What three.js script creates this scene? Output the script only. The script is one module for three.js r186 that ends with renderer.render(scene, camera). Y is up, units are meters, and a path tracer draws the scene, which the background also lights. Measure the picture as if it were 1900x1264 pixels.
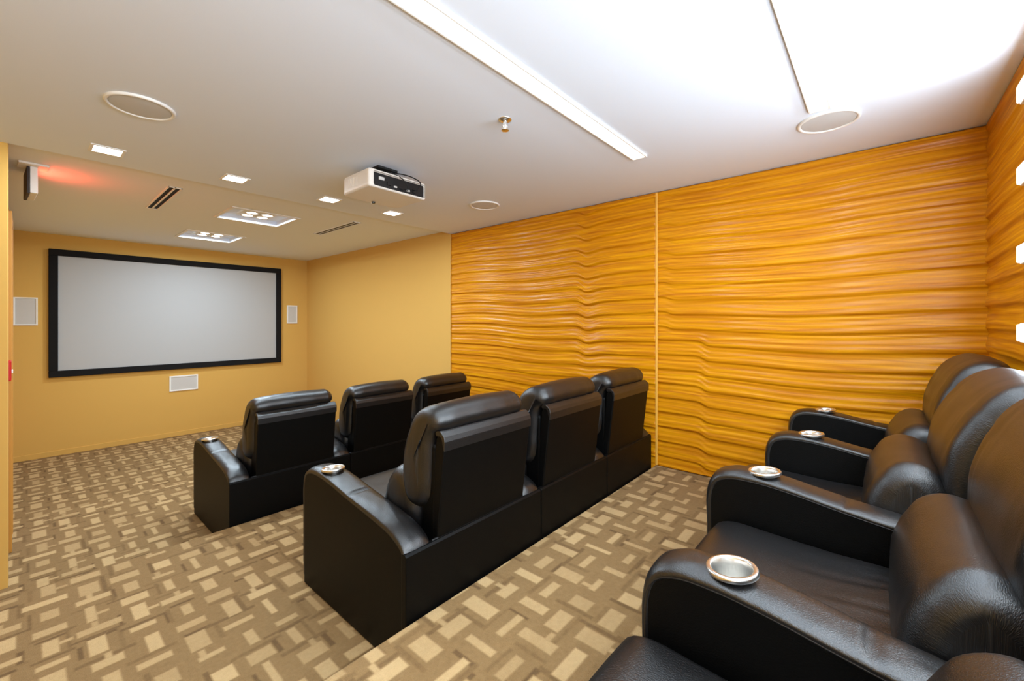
import * as THREE from 'three';
import { RoundedBoxGeometry } from 'three/addons/geometries/RoundedBoxGeometry.js';
import { RectAreaLightUniformsLib } from 'three/addons/lights/RectAreaLightUniformsLib.js';
import { ImprovedNoise } from 'three/addons/math/ImprovedNoise.js';
import * as BGU from 'three/addons/utils/BufferGeometryUtils.js';
import { Brush, Evaluator, SUBTRACTION } from 'three-bvh-csg';

// ---------------------------------------------------------------- camera, exposure, large lights
const scene = new THREE.Scene();
scene.background = new THREE.Color(0x000000);
const EYE = 1.766, FPX = 783.7, YAW = THREE.MathUtils.degToRad(49.115);
const camera = new THREE.PerspectiveCamera(2 * Math.atan(632 / FPX) * 180 / Math.PI, 1900 / 1264, 0.02, 60);
camera.position.set(0, EYE, 0);
camera.rotation.set(0, -YAW, 0);
camera.setViewOffset(1900, 1264, 0, 35.5, 1900, 1264);
const renderer = new THREE.WebGLRenderer({ antialias: true });
renderer.toneMapping = THREE.LinearToneMapping;
renderer.toneMappingExposure = 2.0;
renderer.shadowMap.enabled = true;
RectAreaLightUniformsLib.init();

// fixture strengths (three.js units) and glows
const STRIP = 11, SLOT = 15, DOWN = 112, COFFER = 205, EXITRED = 6;
const WARM = new THREE.Color(0.70, 0.865, 1.0), WHITE = new THREE.Color(0.68, 0.86, 1.0);

function rectLight(w, h, color, power, pos, dir) {
  const l = new THREE.RectAreaLight(color, power, w, h);
  l.position.set(...pos);
  l.lookAt(pos[0] + dir[0], pos[1] + dir[1], pos[2] + dir[2]);
  scene.add(l); return l;
}
function spot(color, power, pos, angle, blend = 0.6) {
  const l = new THREE.SpotLight(color, power, 0, angle, blend, 2);
  l.position.set(...pos); l.target.position.set(pos[0], pos[1] - 1, pos[2]);
  l.castShadow = true; l.shadow.radius = 3; l.shadow.mapSize.set(1024, 1024);
  scene.add(l); scene.add(l.target); return l;
}

// room dimensions
const CR = 2.8637, CF = 2.9092;                     // rear and front ceiling heights
const F1 = 0.126, F2 = 0.3217, F3 = 0.5457;         // tiers above the front floor
const XR = 3.5, XLR = -1.2, XLF = -0.1, ZS = -8.157, ZSO = -4.051, ZB = 0.454;
const Z3 = -1.4325, Z2 = -3.443, Z1 = -5.35;

// ---------------------------------------------------------------- helpers
let seed = 12345;
const rnd = () => { seed = (seed * 1664525 + 1013904223) >>> 0; return seed / 4294967296; };
const rr = (a, b) => a + (b - a) * rnd();
const PN = new ImprovedNoise();
const noise = (x, y, z = 0) => PN.noise(x, y, z);
const smooth = (a, b, x) => { const t = Math.min(1, Math.max(0, (x - a) / (b - a))); return t * t * (3 - 2 * t); };
const used = new Map();
function numbered(name) {
  const n = used.get(name) || 0; used.set(name, n + 1);
  return n ? `${name}_${String(n).padStart(3, '0')}` : name;
}
function shade(m) { m.castShadow = true; m.receiveShadow = true; return m; }
function mesh(name, geo, mat, parent) {             // a part under parent, or a top-level mesh
  const m = shade(new THREE.Mesh(geo, mat));
  m.name = parent ? name : numbered(name);
  (parent || scene).add(m); return m;
}
function tag(o, label, category, group) { o.userData = { label, category }; if (group) o.userData.group = group; return o; }
function thing(name, pos, label, category, group) {
  const g = new THREE.Group(); g.name = numbered(name); g.position.set(...pos); scene.add(g);
  return tag(g, label, category, group);
}
function struct(name, geo, mat, parent) {
  const m = mesh(name, geo, mat, parent); if (!parent) m.userData = { kind: 'structure' }; return m;
}
function box(x0, x1, y0, y1, z0, z1) {
  const g = new THREE.BoxGeometry(x1 - x0, y1 - y0, z1 - z0); g.translate((x0 + x1) / 2, (y0 + y1) / 2, (z0 + z1) / 2); return metric(g);
}
function rbox(x0, x1, y0, y1, z0, z1, r = 0.01, s = 3) {
  const g = new RoundedBoxGeometry(Math.abs(x1 - x0), Math.abs(y1 - y0), Math.abs(z1 - z0), s, r);
  g.translate((x0 + x1) / 2, (y0 + y1) / 2, (z0 + z1) / 2); return metric(g);
}
function metric(g) {                                // uv in metres on the dominant plane
  if (g.index) g = g.toNonIndexed();
  const p = g.attributes.position, uv = new Float32Array(p.count * 2);
  const a = new THREE.Vector3(), b = new THREE.Vector3(), c = new THREE.Vector3();
  for (let i = 0; i < p.count; i += 3) {
    a.fromBufferAttribute(p, i); b.fromBufferAttribute(p, i + 1); c.fromBufferAttribute(p, i + 2);
    const n = b.clone().sub(a).cross(c.clone().sub(a)); const ax = Math.abs(n.x), ay = Math.abs(n.y), az = Math.abs(n.z);
    [a, b, c].forEach((v, k) => {
      let s, t; if (ay >= ax && ay >= az) { s = v.x; t = -v.z; } else if (ax >= az) { s = v.z; t = v.y; } else { s = v.x; t = v.y; }
      uv[(i + k) * 2] = s; uv[(i + k) * 2 + 1] = t;
    });
  }
  g.setAttribute('uv', new THREE.BufferAttribute(uv, 2)); return g;
}
const merge = (list) => BGU.mergeGeometries(list.map((g) => {
  const h = g.index ? g.toNonIndexed() : g; for (const k of Object.keys(h.attributes)) if (!['position', 'normal', 'uv'].includes(k)) h.deleteAttribute(k); return h;
}));
// a solid swept along x from an outline in (depth, height); depth runs towards -z
function sweepX(pts, x0, x1, bevel = 0, seg = 2) {
  const s = new THREE.Shape(pts.map((p) => new THREE.Vector2(p[0], p[1])));
  const g = new THREE.ExtrudeGeometry(s, { depth: x1 - x0 - 2 * bevel, bevelEnabled: bevel > 0, bevelThickness: bevel, bevelSize: bevel, bevelOffset: -bevel, bevelSegments: seg, curveSegments: 8 });
  g.translate(0, 0, x0 + bevel); g.rotateY(Math.PI / 2); return metric(g);
}
function spline(pts, n, closed = false) {
  const c = new THREE.CatmullRomCurve3(pts.map((p) => new THREE.Vector3(p[0], p[1], 0)), closed, 'centripetal');
  return c.getSpacedPoints(n).slice(0, closed ? n : n + 1).map((v) => [v.x, v.y]);
}
// an upholstered cushion: a closed outline in (depth, height) swept along x, with rounded, slightly domed ends
function cushion(outline, w, r, opt = {}) {
  const M = opt.m || 64, pts = spline(outline, M, true);
  let area = 0; for (let i = 0; i < M; i++) { const a = pts[i], b = pts[(i + 1) % M]; area += a[0] * b[1] - a[1] * b[0]; }
  if (area < 0) pts.reverse();
  let cx = 0, cy = 0; for (const p of pts) { cx += p[0] / M; cy += p[1] / M; }
  const nrm = pts.map((_, i) => { const a = pts[(i + M - 1) % M], b = pts[(i + 1) % M]; const tx = b[0] - a[0], ty = b[1] - a[1], l = Math.hypot(tx, ty); return [ty / l, -tx / l]; });
  const xs = []; const K = 12, H = opt.h || 26;
  for (let i = 0; i <= K; i++) { const a = (i / K) * Math.PI / 2; xs.push([-w / 2 + r * (1 - Math.sin(a)), r * (1 - Math.cos(a))]); }
  xs.reverse(); xs.sort((p, q) => p[0] - q[0]);
  const left = xs.slice(), mid = [];
  for (let i = 1; i < H; i++) mid.push([-w / 2 + r + (w - 2 * r) * i / H, 0]);
  const all = [...left, ...mid, ...left.slice().reverse().map((p) => [-p[0], p[1]])];
  const pos = [], uv = [], idx = []; const S = all.length; let arc = 0;
  const crown = opt.crown ?? 0.05;
  for (let i = 0; i < S; i++) {
    const [x, inset0] = all[i]; const t = x / (w / 2), sc = 1 - crown * t * t;
    for (let j = 0; j <= M; j++) {
      const p = pts[j % M], n = nrm[j % M];
      const d = -inset0 + (opt.disp ? opt.disp(x, p, t) : 0);
      pos.push(x, cy + (p[1] + n[1] * d - cy) * sc, -(cx + (p[0] + n[0] * d - cx) * sc));
      uv.push(j / M * 1.2, x);
    }
  }
  for (let i = 0; i < S - 1; i++) for (let j = 0; j < M; j++) { const a = i * (M + 1) + j, b = a + M + 1; idx.push(a, a + 1, b, a + 1, b + 1, b); }
  for (const [i, s] of [[0, -1], [S - 1, 1]]) {      // domed end caps
    const c0 = pos.length / 3; pos.push(all[i][0] + s * 0.012, cy, -cx); uv.push(0.5, all[i][0]);
    for (let j = 0; j < M; j++) { const a = i * (M + 1) + j; if (s < 0) idx.push(c0, a + 1, a); else idx.push(c0, a, a + 1); }
  }
  let g = new THREE.BufferGeometry();
  g.setAttribute('position', new THREE.Float32BufferAttribute(pos, 3)); g.setAttribute('uv', new THREE.Float32BufferAttribute(uv, 2)); g.setIndex(idx);
  g.computeVertexNormals();
  const nn = g.attributes.normal;                    // weld the seam's normals
  for (let i = 0; i < S; i++) { const a = i * (M + 1), b = a + M; const v = new THREE.Vector3(nn.getX(a) + nn.getX(b), nn.getY(a) + nn.getY(b), nn.getZ(a) + nn.getZ(b)).normalize(); nn.setXYZ(a, v.x, v.y, v.z); nn.setXYZ(b, v.x, v.y, v.z); }
  return g;
}
function tube(points, r, seg = 40, rad = 8) {
  return new THREE.TubeGeometry(new THREE.CatmullRomCurve3(points.map((p) => new THREE.Vector3(...p))), seg, r, rad, false);
}
function lathe(pts, seg = 40) { return new THREE.LatheGeometry(pts.map((p) => new THREE.Vector2(p[0], p[1])), seg); }

// ---------------------------------------------------------------- textures and materials
function dataTex(w, h, fn, srgb, rep) {
  const d = new Uint8Array(w * h * 4);
  for (let j = 0; j < h; j++) for (let i = 0; i < w; i++) { const c = fn(i, j); const k = (j * w + i) * 4; d[k] = c[0]; d[k + 1] = c[1]; d[k + 2] = c[2]; d[k + 3] = 255; }
  const t = new THREE.DataTexture(d, w, h); t.magFilter = THREE.LinearFilter; t.minFilter = THREE.LinearMipmapLinearFilter; t.generateMipmaps = true;
  t.wrapS = t.wrapT = THREE.RepeatWrapping; if (srgb) t.colorSpace = THREE.SRGBColorSpace; if (rep) t.repeat.set(rep[0], rep[1]); t.needsUpdate = true; return t;
}
const clampb = (v) => Math.max(0, Math.min(255, v));
// woven carpet print: pale blocks laid in a loose basket weave on a tan ground
const CT = 1024, CSZ = 1.2;
const carpetPix = (() => {
  const val = new Float32Array(CT * CT).fill(0.44), px = CT / CSZ;
  const rect = (cx, cz, hx, hz, v, soft = 0.009) => {
    const x0 = Math.floor((cx - hx - soft) * px), x1 = Math.ceil((cx + hx + soft) * px), z0 = Math.floor((cz - hz - soft) * px), z1 = Math.ceil((cz + hz + soft) * px);
    for (let z = z0; z <= z1; z++) for (let x = x0; x <= x1; x++) {
      const dx = hx - Math.abs(x / px - cx), dz = hz - Math.abs(z / px - cz); const m = Math.min(1, Math.max(0, Math.min(dx, dz) / soft + 0.5)); if (m <= 0) continue;
      const k = ((z % CT + CT) % CT) * CT + (x % CT + CT) % CT; val[k] += (v - val[k]) * m;
    }
  };
  const n = 8, c = CSZ / n;
  for (let pass = 0; pass < 2; pass++) for (let j = 0; j < n; j++) for (let i = 0; i < n; i++) {
    const o = (i + j) % 2, cx = (i + 0.5) * c + rr(-0.012, 0.012), cz = (j + 0.5) * c + rr(-0.012, 0.012);
    if (pass === 0) {                               // darker interlace bands beside the blocks
      const L = rr(0.06, 0.11), w = rr(0.006, 0.012), off = rr(0.05, 0.066) * (rnd() < 0.5 ? -1 : 1); if (rnd() < 0.3) continue;
      if (o) rect(cx, cz + off, L, w, rr(0.24, 0.38)); else rect(cx + off, cz, w, L, rr(0.24, 0.38));
      if (rnd() < 0.5) { if (o) rect(cx + rr(0.06, 0.08), cz, w, 0.05, 0.2); else rect(cx, cz + rr(0.06, 0.08), 0.05, w, 0.2); }
    } else {
      const L = rr(0.044, 0.08), w = rnd() < 0.4 ? rr(0.014, 0.022) : rr(0.024, 0.04), v = rr(0.78, 1.0);
      if (o) rect(cx, cz, L, w, v); else rect(cx, cz, w, L, v);
      if (rnd() < 0.22) { if (o) rect(cx + rr(-0.03, 0.03), cz + w + 0.02, 0.012, 0.024, v * 0.93); else rect(cx + w + 0.02, cz + rr(-0.03, 0.03), 0.024, 0.012, v * 0.93); }
    }
  }
  return val;
})();
const mix3 = (a, b, t) => [a[0] + (b[0] - a[0]) * t, a[1] + (b[1] - a[1]) * t, a[2] + (b[2] - a[2]) * t];
const carpetRamp = (v) => (v < 0.42 ? mix3([84, 60, 32], [142, 112, 71], Math.max(0, v) / 0.42) : mix3([142, 112, 71], [200, 169, 121], (v - 0.42) / 0.58));
const carpetTex = dataTex(CT, CT, (i, j) => {
  const v = carpetPix[j * CT + i] + noise(i * 0.06, j * 0.06, 3) * 0.05 + (rnd() - 0.5) * 0.12; const c = carpetRamp(Math.min(1.05, v)); return c.map(clampb);
}, true, [1 / CSZ, 1 / CSZ]);
const carpetBump = dataTex(512, 512, () => { const v = 90 + rnd() * 160; return [v, v, v]; }, false, [1 / 0.5, 1 / 0.5]);
// figured orange veneer with long streaks of darker grain
const woodTex = dataTex(1024, 1024, (i, j) => {
  const x = i / 1024, y = j / 1024;
  const grain = (x) => { const yy = y + 0.012 * noise(x * 5, y * 6, 1) + 0.02 * noise(x * 2, y * 3, 7); return 0.6 + 0.3 * noise(x * 3, yy * 60, 4) + 0.26 * noise(x * 6, yy * 130, 9) + 0.16 * noise(x * 1.5, yy * 24, 2); };
  const k = smooth(0.75, 1, x); let v = grain(x) * (1 - k) + grain(x - 1) * k + (rnd() - 0.5) * 0.06;
  v = Math.min(1, Math.max(0, v)); const e = smooth(0, 0.04, y) * smooth(0, 0.04, 1 - y); v = 0.55 + (v - 0.55) * (0.5 + 0.5 * e);
  return mix3([162, 79, 0], [244, 175, 4], v).map(clampb);
}, true, [1 / 1.9, 1 / 1.1]);
const leatherBump = dataTex(512, 512, (i, j) => {
  let v = 128 + 60 * noise(i * 0.12, j * 0.12, 1) + 45 * noise(i * 0.3, j * 0.3, 5); v += (rnd() - 0.5) * 22; return [clampb(v), clampb(v), clampb(v)];
}, false, [1 / 0.22, 1 / 0.22]);
const plaster = dataTex(256, 256, () => { const v = 110 + rnd() * 50; return [v, v, v]; }, false, [1 / 0.5, 1 / 0.5]);
const grilleTex = dataTex(64, 64, (i, j) => { const a = ((i % 8) - 3.5) ** 2 + ((j % 8) - 3.5) ** 2 < 7 ? 60 : 200; return [a, a, a]; }, false, [1 / 0.03, 1 / 0.03]);

const std = (o) => new THREE.MeshStandardMaterial(o), phys = (o) => new THREE.MeshPhysicalMaterial(o);
const M = {
  carpet: std({ map: carpetTex, bumpMap: carpetBump, bumpScale: 0.004, roughness: 1 }),
  ceiling: std({ color: 0xe8effc, roughness: 0.95, bumpMap: plaster, bumpScale: 0.0006 }),
  ceilingFront: std({ color: 0xedf1f8, roughness: 0.95, bumpMap: plaster, bumpScale: 0.0006 }),
  ochre: std({ color: 0xd8aa57, roughness: 0.9, bumpMap: plaster, bumpScale: 0.0008 }),
  wood: phys({ map: woodTex, roughness: 0.6, specularIntensity: 0.25, clearcoat: 0.36, clearcoatRoughness: 0.22 }),
  seam: std({ color: 0xf0b44c, roughness: 0.45 }),
  leather: phys({ color: 0x0e0c0c, roughness: 0.35, specularIntensity: 1.0, ior: 1.7, bumpMap: leatherBump, bumpScale: 0.001 }),
  leatherDark: phys({ color: 0x020202, roughness: 0.5, specularIntensity: 0.34, bumpMap: leatherBump, bumpScale: 0.001 }),
  piping: std({ color: 0x1c1c1d, roughness: 0.36 }),
  steel: std({ color: 0xe6e4e0, roughness: 0.28, metalness: 1 }),
  black: std({ color: 0x060607, roughness: 0.7 }),
  grilleWhite: std({ color: 0xd9d8d7, roughness: 0.8, bumpMap: grilleTex, bumpScale: 0.0006 }),
  velvet: std({ color: 0x050406, roughness: 0.95 }),
  screen: std({ color: 0xb6b6b6, roughness: 0.95 }),
  white: std({ color: 0xf2f0ec, roughness: 0.55 }),
  grille: std({ color: 0xcfccc8, roughness: 0.8, bumpMap: grilleTex, bumpScale: 0.0008 }),
  plasticWhite: std({ color: 0xe9e2da, roughness: 0.45 }),
  darkPlastic: std({ color: 0x141416, roughness: 0.35 }),
  brown: std({ color: 0x2a1a10, roughness: 0.6 }),
  red: std({ color: 0xc81410, roughness: 0.4 }),
  slot: std({ color: 0x0c0a08, roughness: 0.8 }),
  door: std({ color: 0xc98f3e, roughness: 0.6 }),
  glow: std({ color: 0xffffff, emissive: 0xfff8ef, emissiveIntensity: 3.0, roughness: 0.6 }),
  glowLamp: std({ color: 0xffffff, emissive: 0xfff6ea, emissiveIntensity: 5.0, roughness: 0.6 }),
  glowRed: std({ color: 0x400404, emissive: 0xff2010, emissiveIntensity: 3.0, roughness: 0.5 }),
  glass: std({ color: 0x101318, roughness: 0.08 }),
};

// ---------------------------------------------------------------- the room shell
function floorTier(name, y0, y1, zFront, zBack, x0, x1) {   // a carpeted slab with a rounded nosing at its front edge
  const r = 0.018, d0 = -zBack, d1 = -zFront, pts = [[d0, y0], [d1, y0], [d1, y1 - r]];
  for (let i = 1; i <= 5; i++) { const a = i / 5 * Math.PI / 2; pts.push([d1 - r + r * Math.cos(a), y1 - r + r * Math.sin(a)]); }
  pts.push([d0, y1]);
  return struct(name, sweepX(pts, x0, x1), M.carpet);
}
floorTier('floor', -0.12, 0, ZS - 0.01, Z1 + 0.02, XLF - 0.02, XR + 0.03);
floorTier('floor_tier', -0.12, F1, Z1, Z2 + 0.02, XLR - 0.02, XR + 0.03);
floorTier('floor_tier', -0.12, F2, Z2, Z3 + 0.02, XLR - 0.02, XR + 0.03);
floorTier('floor_tier', -0.12, F3, Z3, ZB + 0.05, XLR - 0.02, XR + 0.03);

// ceilings: plain slab at the rear, slab with two square openings in front
struct('ceiling', box(XLR - 0.1, XR + 0.14, CR, CR + 0.3, ZSO, ZB + 0.16), M.ceiling);
const COF = [[1.366, 1.99, -5.456, -4.854], [1.335, 1.95, -7.09, -6.49]];    // openings x0 x1 z0 z1
{
  const s = new THREE.Shape([[XLR - 0.1, -ZSO], [XR + 0.14, -ZSO], [XR + 0.14, -ZS + 0.12], [XLR - 0.1, -ZS + 0.12]].map((p) => new THREE.Vector2(...p)));
  for (const [a, b, c, d] of COF) s.holes.push(new THREE.Path([[a, -d], [a, -c], [b, -c], [b, -d]].map((p) => new THREE.Vector2(...p))));
  const g = new THREE.ExtrudeGeometry(s, { depth: 0.255, bevelEnabled: false });
  g.rotateX(-Math.PI / 2);                          // (x, d, h) -> (x, h, -d)
  g.translate(0, CF, 0);
  struct('ceiling_front', metric(g), M.ceilingFront);
}
struct('wall_front', box(XLR - 0.1, XR + 0.14, -0.12, 3.1, ZS - 0.12, ZS), M.ochre);
struct('wall_right', box(XR, XR + 0.14, -0.12, 3.1, ZS, ZSO), M.ochre);
const wallRR = struct('wall_right_rear', box(XR + 0.03, XR + 0.14, -0.12, 3.1, ZSO, ZB + 0.16), M.ochre);
const wallB = struct('wall_back', box(XLR - 0.1, XR + 0.03, -0.12, 3.1, ZB + 0.04, ZB + 0.16), M.ochre);
struct('wall_left_rear', box(XLR - 0.1, XLR, -0.12, 3.1, ZSO, ZB + 0.04), M.ochre);
struct('wall_left_stub', rbox(XLR - 0.1, -0.065, -0.12, 3.1, ZSO - 0.14, ZSO, 0.004, 2), M.ochre);
struct('wall_left', box(XLF - 0.12, XLF, -0.12, 3.1, ZS, ZSO - 0.14), M.ochre);
// baseboards in the front part
struct('baseboard_front', rbox(XLF, XR, 0.0, 0.07, ZS - 0.002, ZS + 0.012, 0.004, 2), M.ochre);
struct('baseboard_right', rbox(XR - 0.012, XR + 0.002, 0.0, 0.07, ZS + 0.012, Z1, 0.004, 2), M.ochre);
// doorway on the left wall, seen edge-on
{
  const d = struct('door_1', rbox(XLF - 0.005, XLF + 0.012, F1, 2.47, -5.03, -4.72, 0.004, 2), M.door);
  for (const [z0, z1, y0, y1] of [[-4.72, -4.64, F1, 2.55], [-5.11, -5.03, F1, 2.55], [-5.03, -4.72, 2.47, 2.55]])
    mesh('door_frame', rbox(XLF - 0.005, XLF + 0.044, y0, y1, z0, z1, 0.005, 2), M.door, d);
}

// carved wood panels: horizontal ripples that drift, swell and break along the wall
function ripple(z, y, k) {
  let w = 0.014 * Math.sin(z * 1.9 + k * 1.7 + y * 0.4) + 0.006 * Math.sin(z * 4.7 + y * 1.2 + k) + 0.012 * noise(z * 0.9, y * 0.8, k * 3.1);
  let amp = 0.85 + 0.35 * noise(z * 1.2 + 4, y * 1.3, 5 + k);
  if (k === 0) {                                     // the fold two thirds along the first panel
    w += 0.012 * Math.sin(z * 2.4 + 0.6) * smooth(0.9, 2.4, y);
    const f = Math.tanh((z + 2.15) / 0.04), up = 0.3 + 0.7 * smooth(1.3, 1.5, y);
    w += (0.016 * f + 0.02 * Math.exp(-(((z + 2.08) / 0.1) ** 2))) * up; amp += 0.9 * Math.exp(-(((z + 1.95) / 0.3) ** 2)) * up;
  }
  if (k === 1) { const f = Math.tanh((z + 1.04) / 0.03), lo = 1 - smooth(1.6, 1.72, y); w += 0.02 * f * lo; amp += 0.12 * lo; w += 0.016 * Math.tanh((z + 1.31) / 0.04) * (1 - lo); }
  const s = (y + w) / 0.122, f = s - Math.floor(s);
  const t = f < 0.14 ? f / 0.14 : (1 - f) / 0.86;    // steep underside, gentle upper face
  const big = t * t * (3 - 2 * t);
  const fine = Math.sin((y + w * 1.4 + 0.012 * noise(z * 1.1, y * 8, 3)) / 0.0405 * Math.PI * 2);
  return 0.0135 * amp * big + (0.0013 + 0.0012 * noise(z * 0.8, y * 5, 11)) * fine;
}
function woodPanel(name, a0, a1, y0, y1, k, onBack, parent) {
  const nx = Math.round((a1 - a0) / 0.016), ny = Math.round((y1 - y0) / 0.0055), pos = [], uv = [], idx = [];
  for (let j = 0; j <= ny; j++) for (let i = 0; i <= nx; i++) {
    const a = a0 + (a1 - a0) * i / nx, y = y0 + (y1 - y0) * j / ny, edge = Math.min(1, Math.min(a - a0, a1 - a) / 0.02 + 0.5);
    const h = ripple(a, y, k) * edge;
    if (onBack) pos.push(a, y, ZB + 0.012 - h); else pos.push(XR + 0.012 - h, y, a);
    uv.push(a, y + 0.3 * k);
  }
  const W = nx + 1;
  for (let j = 0; j < ny; j++) for (let i = 0; i < nx; i++) { const p = j * W + i; if (onBack) idx.push(p, p + W, p + 1, p + 1, p + W, p + W + 1); else idx.push(p, p + W, p + 1, p + 1, p + W, p + W + 1); }
  const fr = []; for (let i = 0; i <= nx; i++) fr.push(i); for (let j = 1; j <= ny; j++) fr.push(j * W + nx); for (let i = nx - 1; i >= 0; i--) fr.push(ny * W + i); for (let j = ny - 1; j > 0; j--) fr.push(j * W);
  const b0 = pos.length / 3;                         // returns to the wall along the edges
  for (const q of fr) { if (onBack) pos.push(pos[q * 3], pos[q * 3 + 1], ZB + 0.042); else pos.push(XR + 0.032, pos[q * 3 + 1], pos[q * 3 + 2]); uv.push(uv[q * 2], uv[q * 2 + 1]); }
  for (let i = 0; i < fr.length; i++) { const n = (i + 1) % fr.length; idx.push(fr[i], fr[n], b0 + i, fr[n], b0 + n, b0 + i); }
  const g = new THREE.BufferGeometry();
  g.setAttribute('position', new THREE.Float32BufferAttribute(pos, 3)); g.setAttribute('uv', new THREE.Float32BufferAttribute(uv, 2)); g.setIndex(idx); g.computeVertexNormals();
  return mesh(name, g, M.wood, parent);
}
woodPanel('wood_panel', ZSO + 0.004, -1.418, F1 + 0.005, CR - 0.006, 0, false, wallRR);
woodPanel('wood_panel_001', -1.412, ZB + 0.025, F3 + 0.005, CR - 0.006, 1, false, wallRR);
mesh('seam_strip', rbox(XR + 0.0, XR + 0.032, F3 + 0.005, CR - 0.006, -1.424, -1.406, 0.003, 2), M.seam, wallRR);
woodPanel('wood_panel', XLR + 0.01, XR + 0.025, F3 + 0.005, CR - 0.006, 2, true, wallB);

// ---------------------------------------------------------------- lamps
function linearLight(z0, z1, x0, x1, label) {
  const t = thing('linear_light', [(x0 + x1) / 2, CR, (z0 + z1) / 2], label, 'ceiling light', 'linear lights in the rear ceiling');
  const hx = (x1 - x0) / 2, hz = (z1 - z0) / 2, w = 0.011, d = 0.014;
  mesh('trim', merge([rbox(-hx - w, hx + w, -d, 0.002, hz, hz + w, 0.003, 2), rbox(-hx - w, hx + w, -d, 0.002, -hz - w, -hz, 0.003, 2), rbox(hx, hx + w, -d, 0.002, -hz, hz, 0.003, 2), rbox(-hx - w, -hx, -d, 0.002, -hz, hz, 0.003, 2)]), M.white, t);
  mesh('lens', box(-hx, hx, -0.006, 0.001, -hz, hz), M.glow, t);
  rectLight(2 * hx, 2 * hz, WHITE, STRIP, [(x0 + x1) / 2, CR - 0.016, (z0 + z1) / 2], [0, -1, 0]);
}
linearLight(-1.24, -1.16, -0.4, 2.68, 'long linear ceiling light nearer the projector, ending past the sprinkler');
linearLight(-0.262, -0.19, -0.4, 2.68, 'long linear ceiling light ending at the round ceiling speaker');

// four square downlights along the ceiling step
[[0.35, -3.735, 'square recessed downlight closest to the exit sign'], [1.062, -3.735, 'square recessed downlight second from the exit sign, above the slot vent'],
  [1.80, -3.735, 'square recessed downlight just beside the white projector'], [2.44, -3.72, 'square recessed downlight closest to the carved wood wall']].forEach(([x, z, label]) => {
  const t = thing('downlight', [x, CR, z], label, 'ceiling light', 'square downlights along the ceiling step'), h = 0.066, w = 0.016;
  mesh('trim', merge([rbox(-h - w, h + w, -0.006, 0.002, h, h + w, 0.002, 2), rbox(-h - w, h + w, -0.006, 0.002, -h - w, -h, 0.002, 2), rbox(h, h + w, -0.006, 0.002, -h, h, 0.002, 2), rbox(-h - w, -h, -0.006, 0.002, -h, h, 0.002, 2)]), M.white, t);
  mesh('lens', box(-h, h, -0.004, 0.001, -h, h), M.glowLamp, t);
  rectLight(2 * h, 2 * h, WARM, DOWN, [x, CR - 0.008, z], [0, -1, 0]);
});

// two square recesses in the front ceiling with four adjustable lamps each
COF.forEach(([x0, x1, z0, z1], n) => {
  const cx = (x0 + x1) / 2, cz = (z0 + z1) / 2, hx = (x1 - x0) / 2, hz = (z1 - z0) / 2;
  const t = thing('recessed_spotlight', [cx, CF, cz], n ? 'square ceiling recess with spot lamps, the one close to the screen wall' : 'square ceiling recess with spot lamps, the one beside the slot vents', 'ceiling light', 'square lamp recesses in the front ceiling');
  const w = 0.02, H = 0.05;
  mesh('trim', merge([rbox(-hx - w, hx + w, -0.01, 0, hz - 0.012, hz + w, 0.003, 2), rbox(-hx - w, hx + w, -0.01, 0, -hz - w, -hz + 0.012, 0.003, 2), rbox(hx - 0.012, hx + w, -0.01, 0, -hz, hz, 0.003, 2), rbox(-hx - w, -hx + 0.012, -0.01, 0, -hz, hz, 0.003, 2)]), M.white, t);
  const tr = 0.16, e = 0.003;
  mesh('recess_box', merge([box(-hx + e, hx - e, H, H + 0.02, -hz + e, hz - e), box(-hx + e, -hx + 0.008, 0, H, -hz + e, hz - e), box(hx - 0.008, hx - e, 0, H, -hz + e, hz - e), box(-hx + e, hx - e, 0, H, -hz + e, -hz + 0.008), box(-hx + e, hx - e, 0, H, hz - 0.008, hz - e)]), M.ceiling, t);
  mesh('lamp_tray', rbox(-tr, tr, H - 0.02, H + 0.004, -tr, tr, 0.006, 2), M.white, t);
  for (const [a, b] of [[-1, -1], [1, -1], [-1, 1], [1, 1]]) {
    const px = a * 0.075, pz = b * 0.075;
    const ring = lathe([[0.062, 0], [0.066, -0.006], [0.064, -0.014], [0.052, -0.012], [0.05, 0]], 28); ring.translate(px, H - 0.02, pz);
    const l = mesh('lamp', ring, M.plasticWhite, t);
    const bulb = lathe([[0.0, -0.012], [0.03, -0.011], [0.048, -0.006], [0.052, 0]], 24); bulb.translate(px, H - 0.02, pz);
    mesh('lamp_glass', bulb, M.glowLamp, l);
    rectLight(0.09, 0.09, WARM, COFFER, [cx + px, CF + H - 0.034, cz + pz], [0, -1, 0]);
  }
});

// four horizontal light slots on the back wall
[2.68, 2.352, 2.036, 1.72].forEach((y, i) => {
  const x0 = XLR + 0.15, x1 = 2.63, t = thing('wall_light', [(x0 + x1) / 2, y, ZB], ['topmost of the four bright light slots on the back wood wall', 'second from top of the four light slots on the back wood wall', 'third from top of the four light slots on the back wood wall', 'lowest of the four light slots on the back wood wall, above the headrests'][i], 'wall light', 'light slots on the back wall');
  const h = (x1 - x0) / 2;
  mesh('housing', rbox(-h - 0.006, h + 0.006, -0.04, 0.04, -0.02, 0.03, 0.004, 2), M.white, t);
  mesh('lens', rbox(-h, h, -0.034, 0.034, -0.03, -0.018, 0.005, 3), M.glow, t);
  rectLight(2 * h, 0.068, WHITE, SLOT, [(x0 + x1) / 2, y, ZB - 0.034], [0, 0, -1]);
});

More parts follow.
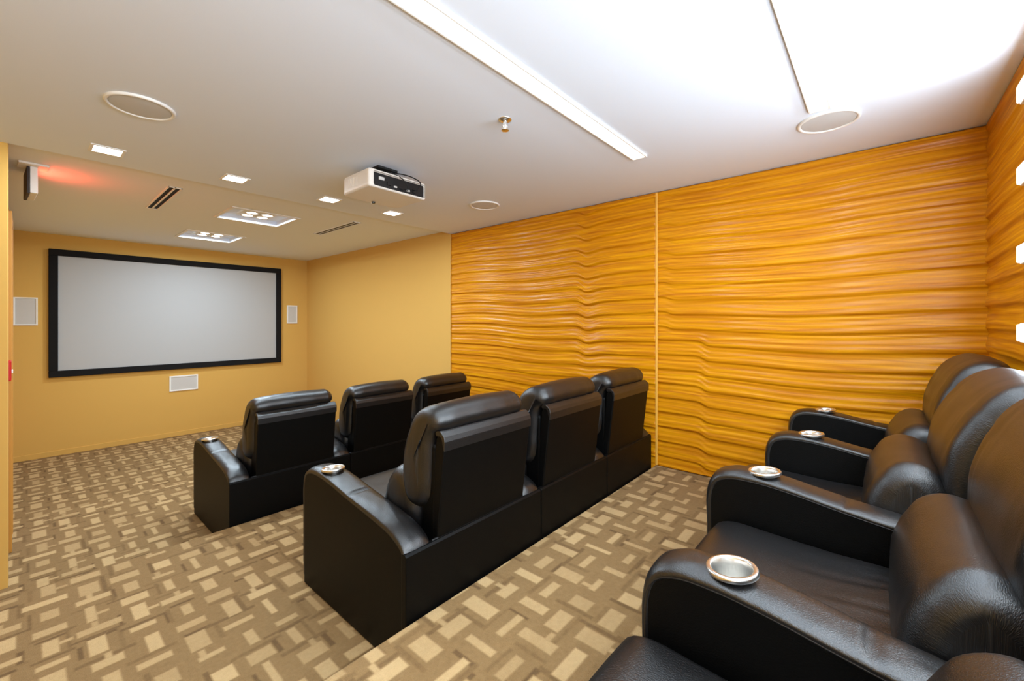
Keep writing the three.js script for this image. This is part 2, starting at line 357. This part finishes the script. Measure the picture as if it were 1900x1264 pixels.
// ---------------------------------------------------------------- projection screen and wall speakers
{
  const x0 = 0.206, x1 = 3.03, y0 = 1.033, y1 = 2.712, b = 0.085, zc = ZS + 0.005;
  const t = thing('projection_screen', [(x0 + x1) / 2, y0, zc], 'large blank white projection screen in a wide black frame', 'projection screen');
  const hx = (x1 - x0) / 2, H = y1 - y0;
  const bar = (p, q, r, s) => rbox(p, q, r, s, 0.0, 0.045, 0.008, 3);
  for (const g of [bar(-hx, hx, 0, b), bar(-hx, hx, H - b, H), bar(-hx, -hx + b, b, H - b), bar(hx - b, hx, b, H - b)]) mesh('frame', g, M.velvet, t);
  mesh('screen_cloth', box(-hx + b - 0.01, hx - b + 0.01, b - 0.01, H - b + 0.01, 0.012, 0.022), M.screen, t);
}
function wallSpeaker(x0, x1, y0, y1, label, b = 0.022) {
  const t = thing('wall_speaker', [(x0 + x1) / 2, y0, ZS], label, 'speaker', 'white speakers around the screen'), hx = (x1 - x0) / 2, H = y1 - y0;
  mesh('frame', merge([rbox(-hx, hx, 0, b, -0.01, 0.016, 0.003, 2), rbox(-hx, hx, H - b, H, -0.01, 0.016, 0.003, 2), rbox(-hx, -hx + b, b - 0.004, H - b + 0.004, -0.01, 0.016, 0.003, 2), rbox(hx - b, hx, b - 0.004, H - b + 0.004, -0.01, 0.016, 0.003, 2)]), M.white, t);
  mesh('grille', rbox(-hx + b - 0.003, hx - b + 0.003, b - 0.003, H - b + 0.003, -0.01, 0.009, 0.003, 2), M.grille, t);
}
wallSpeaker(-0.09, 0.114, 1.715, 2.07, 'white rectangular wall speaker by the door side of the screen', 0.016);
wallSpeaker(3.138, 3.32, 1.727, 2.06, 'small white wall speaker between the screen and the corner');
wallSpeaker(1.446, 1.804, 0.694, 0.928, 'low wide wall speaker centred under the screen', 0.02);

// ---------------------------------------------------------------- ceiling fittings
[[0.39, -2.84, 'round ceiling speaker above the first of the square downlights'], [2.878, -0.205, 'round ceiling speaker at the end of a linear light'], [2.84, -2.80, 'round ceiling speaker above the carved wood wall']].forEach(([x, z, label]) => {
  const t = thing('ceiling_speaker', [x, CR, z], label, 'speaker', 'round speakers in the rear ceiling');
  mesh('rim', lathe([[0.124, 0.002], [0.124, -0.008], [0.128, -0.012], [0.136, -0.012], [0.14, -0.008], [0.14, 0.002]], 56), M.white, t);
  mesh('grille', lathe([[0.0, -0.0105], [0.06, -0.01], [0.118, -0.008], [0.125, -0.004], [0.125, 0.001]], 56), M.grilleWhite, t);
});
[[0.845, -5.035, 'slot air vent with two dark slits near the exit sign', M.white], [2.51, -5.035, 'slim slot air vent near the carved wood wall', M.ceilingFront]].forEach(([x, z, label, m], n) => {
  const t = thing('ceiling_vent', [x, CF, z], label, 'air vent', 'slot vents in the front ceiling');
  const hz = 0.51, hx = 0.05, e = 0.012, q = n ? 0.008 : 0.014;
  mesh('frame', merge([rbox(-hx, -hx + e, -0.007, 0.003, -hz, hz, 0.002, 2), rbox(hx - e, hx, -0.007, 0.003, -hz, hz, 0.002, 2), rbox(-q / 2, q / 2, -0.007, 0.003, -hz, hz, 0.002, 2), rbox(-hx, hx, -0.007, 0.003, -hz, -hz + e, 0.002, 2), rbox(-hx, hx, -0.007, 0.003, hz - e, hz, 0.002, 2)]), m, t);
  for (const s of [-1, 1]) mesh('slot', box(Math.min(s * q / 2, s * (hx - e)), Math.max(s * q / 2, s * (hx - e)), -0.002, 0.002, -hz + e, hz - e), n ? M.brown : M.slot, t);
});
{ // fire sprinkler
  const t = thing('sprinkler', [1.712, CR, -1.532], 'small chrome sprinkler head hanging from the white ceiling', 'sprinkler');
  mesh('escutcheon', lathe([[0.0, -0.012], [0.018, -0.011], [0.034, -0.005], [0.036, 0.001]], 32), M.steel, t);
  mesh('nozzle', merge([lathe([[0.0, -0.05], [0.008, -0.05], [0.011, -0.03], [0.012, -0.01]], 16), tube([[0.011, -0.02, 0], [0.017, -0.035, 0], [0.004, -0.056, 0]], 0.0025, 10, 6), tube([[-0.011, -0.02, 0], [-0.017, -0.035, 0], [-0.004, -0.056, 0]], 0.0025, 10, 6)]), M.steel, t);
  mesh('deflector', lathe([[0.0, -0.062], [0.02, -0.06], [0.021, -0.058], [0.0, -0.055]], 20), M.steel, t);
}
{ // exit sign, seen end-on
  const t = thing('exit_sign', [0.045, CF, -4.66], 'white box exit sign hung from the ceiling, glowing red on one side', 'exit sign');
  t.rotation.y = 0.05;
  mesh('canopy', rbox(-0.075, 0.075, -0.014, 0.001, -0.1, 0.06, 0.004, 2), M.white, t);
  mesh('housing', rbox(-0.018, 0.022, -0.205, -0.012, -0.30, 0.0, 0.005, 3), M.white, t);
  mesh('sign_back', rbox(-0.034, -0.017, -0.212, -0.02, -0.30, 0.004, 0.004, 2), M.brown, t);
  mesh('sign_face', rbox(0.019, 0.0225, -0.19, -0.03, -0.285, -0.03, 0.0015, 2), M.glowRed, t);
  rectLight(0.26, 0.15, new THREE.Color(1, 0.1, 0.05), EXITRED, [0.076, CF - 0.11, -4.815], [1, 0.15, 0]);
}
{ // fire alarm pull on the left wall
  const t = thing('fire_alarm_box', [XLF, 1.36, -4.5], 'small red fire alarm box on the wall edge by the door', 'fire alarm');
  mesh('housing', rbox(-0.002, 0.043, 0, 0.138, -0.05, 0.05, 0.006, 3), M.red, t);
  mesh('pull_bar', rbox(0.042, 0.05, 0.05, 0.075, -0.032, 0.032, 0.004, 2), M.white, t);
}
{ // ceiling projector
  const t = thing('projector', [1.733, CR, -2.725], 'white projector hung under the ceiling with a dark recessed connector panel', 'projector');
  const y1 = -0.068, y0 = -0.192, hw = 0.236, zb = 0.172, zf = -0.215;
  // body: rounded plan, domed sides
  const s = new THREE.Shape(); const c = 0.085, cb = 0.022;
  s.moveTo(-hw + c, zf); s.lineTo(hw - c, zf); s.quadraticCurveTo(hw, zf, hw, zf + c); s.lineTo(hw, zb - cb); s.quadraticCurveTo(hw, zb, hw - cb, zb); s.lineTo(-hw + cb, zb); s.quadraticCurveTo(-hw, zb, -hw, zb - cb); s.lineTo(-hw, zf + c); s.quadraticCurveTo(-hw, zf, -hw + c, zf);
  const g = new THREE.ExtrudeGeometry(s, { depth: y1 - y0 - 0.036, bevelEnabled: true, bevelThickness: 0.018, bevelSize: 0.016, bevelOffset: -0.016, bevelSegments: 4, curveSegments: 10 });
  g.rotateX(Math.PI / 2); g.translate(0, y1 - 0.018, 0);
  const ev = new Evaluator(); ev.useGroups = false;
  const A = new Brush(metric(g), M.plasticWhite), cut = new Brush(metric(new RoundedBoxGeometry(0.43, 0.098, 0.06, 3, 0.012)), M.plasticWhite);
  cut.position.set(0.014, (y0 + y1) / 2 - 0.001, zb + 0.006); A.updateMatrixWorld(); cut.updateMatrixWorld();
  const body = mesh('body', ev.evaluate(A, cut, SUBTRACTION).geometry, M.plasticWhite, t);
  for (let i = 0; i < 6; i++) mesh('vent_rib', rbox(-hw - 0.002, -hw + 0.003, y0 + 0.03, y1 - 0.03, -0.1 + i * 0.022, -0.09 + i * 0.022, 0.002, 2), M.plasticWhite, body);
  const cp = mesh('connector_panel', rbox(-0.198, 0.226, y0 + 0.013, y1 - 0.014, zb - 0.024, zb - 0.02, 0.001, 2), M.darkPlastic, t);
  [[-0.13, 0.012, 0.042, 0.022], [-0.07, -0.012, 0.03, 0.02], [-0.02, -0.02, 0.026, 0.012], [0.03, -0.022, 0.026, 0.012], [0.085, -0.022, 0.03, 0.014], [0.14, -0.02, 0.022, 0.022]].forEach(([x, dy, w, h], i) =>
    mesh('socket', rbox(x - w / 2, x + w / 2, (y0 + y1) / 2 + dy - h / 2, (y0 + y1) / 2 + dy + h / 2, zb - 0.022, zb - 0.012, 0.003, 2), i % 2 ? M.darkPlastic : M.grille, cp));
  const ln = lathe([[0.0, 0.006], [0.03, 0.004], [0.036, 0.0], [0.044, 0.014], [0.05, 0.014], [0.052, -0.01]], 32); ln.rotateX(-Math.PI / 2); ln.translate(0.06, (y0 + y1) / 2, zf - 0.002);
  mesh('lens', ln, M.glass, t);
  mesh('ceiling_mount', merge([rbox(-0.11, 0.05, -0.016, 0.001, -0.08, 0.08, 0.004, 2), new THREE.CylinderGeometry(0.024, 0.024, 0.05, 20).translate(-0.03, -0.035, 0), rbox(-0.16, 0.1, y1 - 0.002, y1 + 0.02, -0.02, 0.02, 0.004, 2), rbox(-0.05, -0.01, y1 - 0.002, y1 + 0.018, -0.12, 0.14, 0.004, 2)].map((q) => metric(q))), M.black, t);
  mesh('cable', tube([[0.12, -0.14, zb - 0.01], [0.13, -0.15, zb + 0.03], [0.16, -0.09, zb + 0.03], [0.12, -0.04, zb - 0.03], [0.02, -0.012, 0.05]], 0.004, 30, 6), M.black, t);
  mesh('cable', tube([[0.05, -0.15, zb - 0.01], [0.06, -0.16, zb + 0.02], [0.02, -0.1, zb + 0.022], [-0.02, -0.03, zb - 0.08]], 0.0035, 30, 6), M.black, t);
  for (const [x, z] of [[0.0, -0.165]]) mesh('foot', new THREE.CylinderGeometry(0.014, 0.012, 0.014, 18).translate(x, y0 - 0.005, z), M.darkPlastic, t);
}

// ---------------------------------------------------------------- leather recliners
const SW = 0.63, AW = 0.138, PITCH = 0.77, DEP = 0.9, CUPZ = 0.705;
const armTop = spline([[0.9, 0.05], [0.901, 0.2], [0.901, 0.4], [0.899, 0.56], [0.875, 0.612], [0.825, 0.637], [0.73, 0.643], [0.6, 0.631], [0.5, 0.615], [0.4, 0.6], [0.3, 0.587], [0.2, 0.572], [0.12, 0.557], [0.06, 0.535], [0.02, 0.508], [0.0, 0.482]], 110);
const armY = (d) => { for (let i = 1; i < armTop.length; i++) if (armTop[i][0] <= d) { const a = armTop[i - 1], b = armTop[i]; return a[1] + (b[1] - a[1]) * (d - a[0]) / (b[0] - a[0] || 1); } return 0.47; };
const ev2 = new Evaluator(); ev2.useGroups = false;
function bore(geo, x, d, r) {
  const A = new Brush(geo, M.leather), B = new Brush(metric(new THREE.CylinderGeometry(r, r, 0.2, 40)), M.leather);
  B.position.set(x, armY(d) + 0.02, -d); A.updateMatrixWorld(); B.updateMatrixWorld();
  return ev2.evaluate(A, B, SUBTRACTION).geometry;
}
function armPad(xc) {                                // padded strip that follows the arm's top, with a cross seam and edge piping
  const half = AW / 2 - 0.002, sec = [];
  for (let i = 0; i <= 16; i++) { const t = -1 + i / 8; sec.push([half * t, 0.014 * (1 - Math.pow(Math.abs(t), 3.2))]); }
  const ring = [[-half + 0.004, -0.02], ...[[-half, -0.01]], ...sec, [half, -0.01], [half - 0.004, -0.02]];
  const pts = armTop, P = [], uv = [], idx = [], n = ring.length; let s = 0;
  for (let i = 0; i < pts.length; i++) {
    const a = pts[Math.max(0, i - 1)], b = pts[Math.min(pts.length - 1, i + 1)], tx = b[0] - a[0], ty = b[1] - a[1], l = Math.hypot(tx, ty), nx = ty / l, ny = -tx / l;
    if (i) s += Math.hypot(pts[i][0] - pts[i - 1][0], pts[i][1] - pts[i - 1][1]);
    const seam = 1 - 0.75 * Math.exp(-(((pts[i][0] - 0.44) / 0.007) ** 2)), puff = 1 + 0.25 * Math.sin(pts[i][0] * 9);
    const end = Math.min(1, Math.min(i, pts.length - 1 - i) / 3);
    for (const [x, h0] of ring) {
      const h = h0 > 0 ? h0 * seam * puff * (0.4 + 0.6 * end) + 0.0015 * noise(x * 30, s * 22, 2) : h0;
      P.push(xc + x, pts[i][1] + ny * h, -(pts[i][0] + nx * h)); uv.push(s, x);
    }
  }
  for (let i = 0; i < pts.length - 1; i++) for (let j = 0; j < n; j++) { const a = i * n + j, b = i * n + (j + 1) % n; idx.push(a, a + n, b, b, a + n, b + n); }
  for (let j = 1; j < n - 1; j++) { idx.push(0, j, j + 1); const o = (pts.length - 1) * n; idx.push(o, o + j + 1, o + j); }
  const g = new THREE.BufferGeometry(); g.setAttribute('position', new THREE.Float32BufferAttribute(P, 3)); g.setAttribute('uv', new THREE.Float32BufferAttribute(uv, 2)); g.setIndex(idx); g.computeVertexNormals();
  // make sure the faces look outward
  const q = g.attributes.normal; let up = 0; for (let i = 60 * n; i < 90 * n; i++) if (ring[i % n][1] > 0.01) up += q.getY(i); if (up < 0) { const ix = g.index.array; for (let i = 0; i < ix.length; i += 3) { const k = ix[i]; ix[i] = ix[i + 1]; ix[i + 1] = k; } g.computeVertexNormals(); }
  return g;
}
function makeArm(xc, parent) {
  const out = [[0.0, 0.004], [0.9, 0.004], ...armTop.map((p) => [p[0], p[1] - 0.004])].map(([d, y]) => [Math.min(0.898, Math.max(0.003, d)), y]);
  const clean = out.filter((p, i) => i === 0 || Math.hypot(p[0] - out[i - 1][0], p[1] - out[i - 1][1]) > 0.002);
  const body = bore(sweepX(clean, xc - AW / 2 + 0.003, xc + AW / 2 - 0.003, 0.006, 2), xc, CUPZ, 0.047);
  const arm = mesh('armrest', body, M.leatherDark, parent);
  mesh('arm_pad', bore(armPad(xc), xc, CUPZ, 0.047), M.leather, arm);
  const path = (x) => armTop.filter((_, i) => i % 2 === 0 && i > 4).map((p) => [x, p[1] - 0.012, -p[0]]);
  mesh('piping', merge([tube(path(xc - AW / 2 + 0.0045), 0.0034, 60, 6), tube(path(xc + AW / 2 - 0.0045), 0.0034, 60, 6)]), M.piping, arm);
  const cup = lathe([[0.0, -0.075], [0.036, -0.075], [0.041, -0.07], [0.0445, -0.01], [0.046, 0.004], [0.05, 0.008], [0.056, 0.0075], [0.059, 0.004], [0.0595, -0.003], [0.0565, -0.004]], 56);
  cup.rotateX(Math.atan(-0.085)); cup.translate(xc, armY(CUPZ) + 0.0175, -CUPZ);
  const c = mesh('cup_holder', cup, M.steel, arm); c.userData.label = 'polished steel cup holder';
  return arm;
}
const headOutline = [[0.19, 0.585], [0.235, 0.63], [0.25, 0.71], [0.247, 0.80], [0.228, 0.89], [0.19, 0.975], [0.135, 1.043], [0.065, 1.075], [0.0, 1.06], [-0.03, 1.015], [-0.02, 0.972], [0.02, 0.94], [0.035, 0.82], [0.045, 0.66], [0.1, 0.59]];
const lumbarOutline = [[0.35, 0.425], [0.398, 0.47], [0.408, 0.55], [0.388, 0.64], [0.34, 0.72], [0.275, 0.755], [0.2, 0.735], [0.14, 0.65], [0.13, 0.5], [0.2, 0.42]];
const seatOutline = [[0.24, 0.40], [0.26, 0.452], [0.36, 0.462], [0.55, 0.458], [0.75, 0.466], [0.885, 0.466], [0.932, 0.443], [0.947, 0.385], [0.935, 0.32], [0.88, 0.29], [0.5, 0.30], [0.28, 0.32]];
const headGeo = cushion(headOutline, SW - 0.015, 0.062, { m: 72, h: 30, crown: 0.045, disp: (x, p, t) => {
  let d = 0.004 * noise(x * 7, p[0] * 9, p[1] * 7); d += 0.0045 * noise(x * 26, p[1] * 8, 3) * smooth(0.25, 0.95, Math.abs(t)); d -= 0.008 * Math.exp(-(((p[1] - 0.955) / 0.014) ** 2)) * (p[0] > 0.12 ? 0.35 : 0); return d;
} });
const lumbarGeo = cushion(lumbarOutline, SW - 0.02, 0.07, { m: 64, h: 40, crown: 0.05, disp: (x, p, t) => {
  const low = 1 - smooth(0.44, 0.56, p[1]); return 0.004 * noise(x * 6, p[0] * 8, p[1] * 8) + low * (0.009 * noise(x * 24, p[1] * 30, 1)) + 0.003 * noise(x * 18, p[1] * 26, 8) * smooth(0.3, 0.9, Math.abs(t));
} });
const seatGeo = cushion(seatOutline.map((p) => [p[0], p[1] + 0.012]), SW - 0.036, 0.02, { m: 80, h: 44, crown: 0.004, disp: (x, p, t) => {
  const back = 1 - smooth(0.3, 0.72, p[0]); return 0.006 * (1 - t * t) + 0.003 * noise(x * 5, p[0] * 4, 2) + back * 0.008 * noise(x * 34 + p[0] * 9, p[0] * 4, 6);
} });
const slabOutline = (() => {                         // thin back shell, leaning backwards, rolled top
  const o = [[0.035, 0.40], [0.004, 0.40], [0.0, 0.50], [-0.044, 0.90]]; const cx = -0.02, cy = 0.93;
  for (let i = 0; i <= 8; i++) { const a = Math.PI - 0.15 - i / 8 * (Math.PI * 0.62); o.push([cx + 0.027 * Math.cos(a), cy + 0.027 * Math.sin(a)]); }
  o.push([0.012, 0.925], [0.036, 0.6]); return o;
})();
function makeRecliner(both, leftOnly = false) {
  const t = new THREE.Group();
  const L = both || leftOnly ? -SW / 2 - AW : -SW / 2 + 0.001, R = leftOnly ? SW / 2 - 0.001 : SW / 2 + AW;
  mesh('base', merge([rbox(-SW / 2 + 0.004, SW / 2 - 0.004, 0.006, 0.30, -0.86, -0.02, 0.01, 2), rbox(-SW / 2 + 0.01, SW / 2 - 0.01, 0.29, 0.42, -0.30, -0.03, 0.01, 2)]), M.leatherDark, t);
  const rear = mesh('rear_panel', sweepX([[0.0, 0.004], [0.035, 0.004], [0.035, 0.49], [0.028, 0.495], [0.008, 0.495], [0.0, 0.486]], L + 0.001, R - 0.001, 0.004, 2), M.leatherDark, t);
  rear.position.z = 0.012;
  mesh('piping', tube([[L + 0.145, 0.497, -0.016], [0, 0.4975, -0.016], [R - 0.145, 0.497, -0.016]], 0.0045, 24, 6), M.piping, rear);
  const slab = mesh('backrest', merge([sweepX(slabOutline, -SW / 2 + 0.034, SW / 2 - 0.006, 0.008, 3), rbox(-SW / 2 + 0.04, SW / 2 - 0.035, 0.40, 0.90, -0.12, -0.025, 0.02, 3)]), M.leatherDark, t);
  mesh('top_roll', sweepX([[-0.0475, 0.885], [-0.0492, 0.925], [-0.045, 0.946], [-0.02, 0.968], [0.004, 0.966], [0.012, 0.952], [0.004, 0.942], [-0.018, 0.945], [-0.03, 0.935], [-0.041, 0.886]], -SW / 2 + 0.031, SW / 2 - 0.003, 0.003, 2), M.leather, slab);
  mesh('headrest', headGeo, M.leather, t);
  mesh('lumbar_cushion', lumbarGeo, M.leather, t);
  mesh('seat_cushion', seatGeo, M.leather, t);
  mesh('footrest', rbox(-SW / 2 + 0.006, SW / 2 - 0.006, 0.05, 0.325, -0.934, -0.86, 0.016, 4), M.leather, t);
  if (!leftOnly) makeArm(SW / 2 + AW / 2, t); if (both || leftOnly) makeArm(-SW / 2 - AW / 2, t);
  return t;
}
const protoEnd = makeRecliner(true), protoMid = makeRecliner(false), protoLeft = makeRecliner(false, true);
function placeRecliner(proto, x, y, z, sz, label, group, sy = 1) {
  const r = proto.clone(); r.name = numbered('recliner'); r.position.set(x, y, z); r.scale.set(1, sy, sz); tag(r, label, 'recliner', group); scene.add(r); return r;
}
const G = 'black leather recliners in three rows';
const rows = [
  [0.945, F1, -3.466, 1.05, ['black leather recliner closest to the screen, its outer arm on the open aisle', 'middle recliner of the row closest to the screen, seen from behind', 'mostly hidden recliner of the front row, beside the yellow side wall']],
  [1.008, F2, -1.452, 1.05, ['large black recliner seen from behind, its curved outer arm with cup holder facing the aisle', 'middle recliner of the middle row, between two backs seen from behind', 'recliner of the middle row that stands against the carved wood wall']],
];
for (const [x0, y, z, sz, labels] of rows) labels.forEach((l, i) => placeRecliner(i ? protoMid : protoEnd, x0 + AW + SW / 2 + i * PITCH, y, z, sz, l, G));
['recliner at the bottom edge of the photo, only its seat cushion showing', 'recliner behind the largest steel cup holder, with a wide creased seat', 'recliner with its tall headrest half hidden, second from the wood wall in the back row', 'recliner of the back row that stands in the wood wall corner'].forEach((l, i) =>
  {
  const r = placeRecliner(i === 3 ? protoEnd : protoLeft, 1.064 - AW / 2 - SW / 2 + i * PITCH, F3, i === 2 ? 0.332 : 0.402, 0.93, l, G, 0.985);
  const h = r.getObjectByName('headrest'), b = r.getObjectByName('backrest');
  if (i === 2) {                                     // this back stands a little more reclined than the others
    for (const [o, a, d] of [[h, 0.15, 0.03], [b, 0.1, 0.0]]) { const p = new THREE.Vector3(0, 0.55, -0.1), q = p.clone().applyAxisAngle(new THREE.Vector3(1, 0, 0), a); o.rotation.x = a; o.position.set(0, p.y - q.y, p.z - q.z + d); }
  } else h.position.z = 0.015;
});

scene.traverse((o) => { if (o.isMesh) shade(o); });
renderer.render(scene, camera);
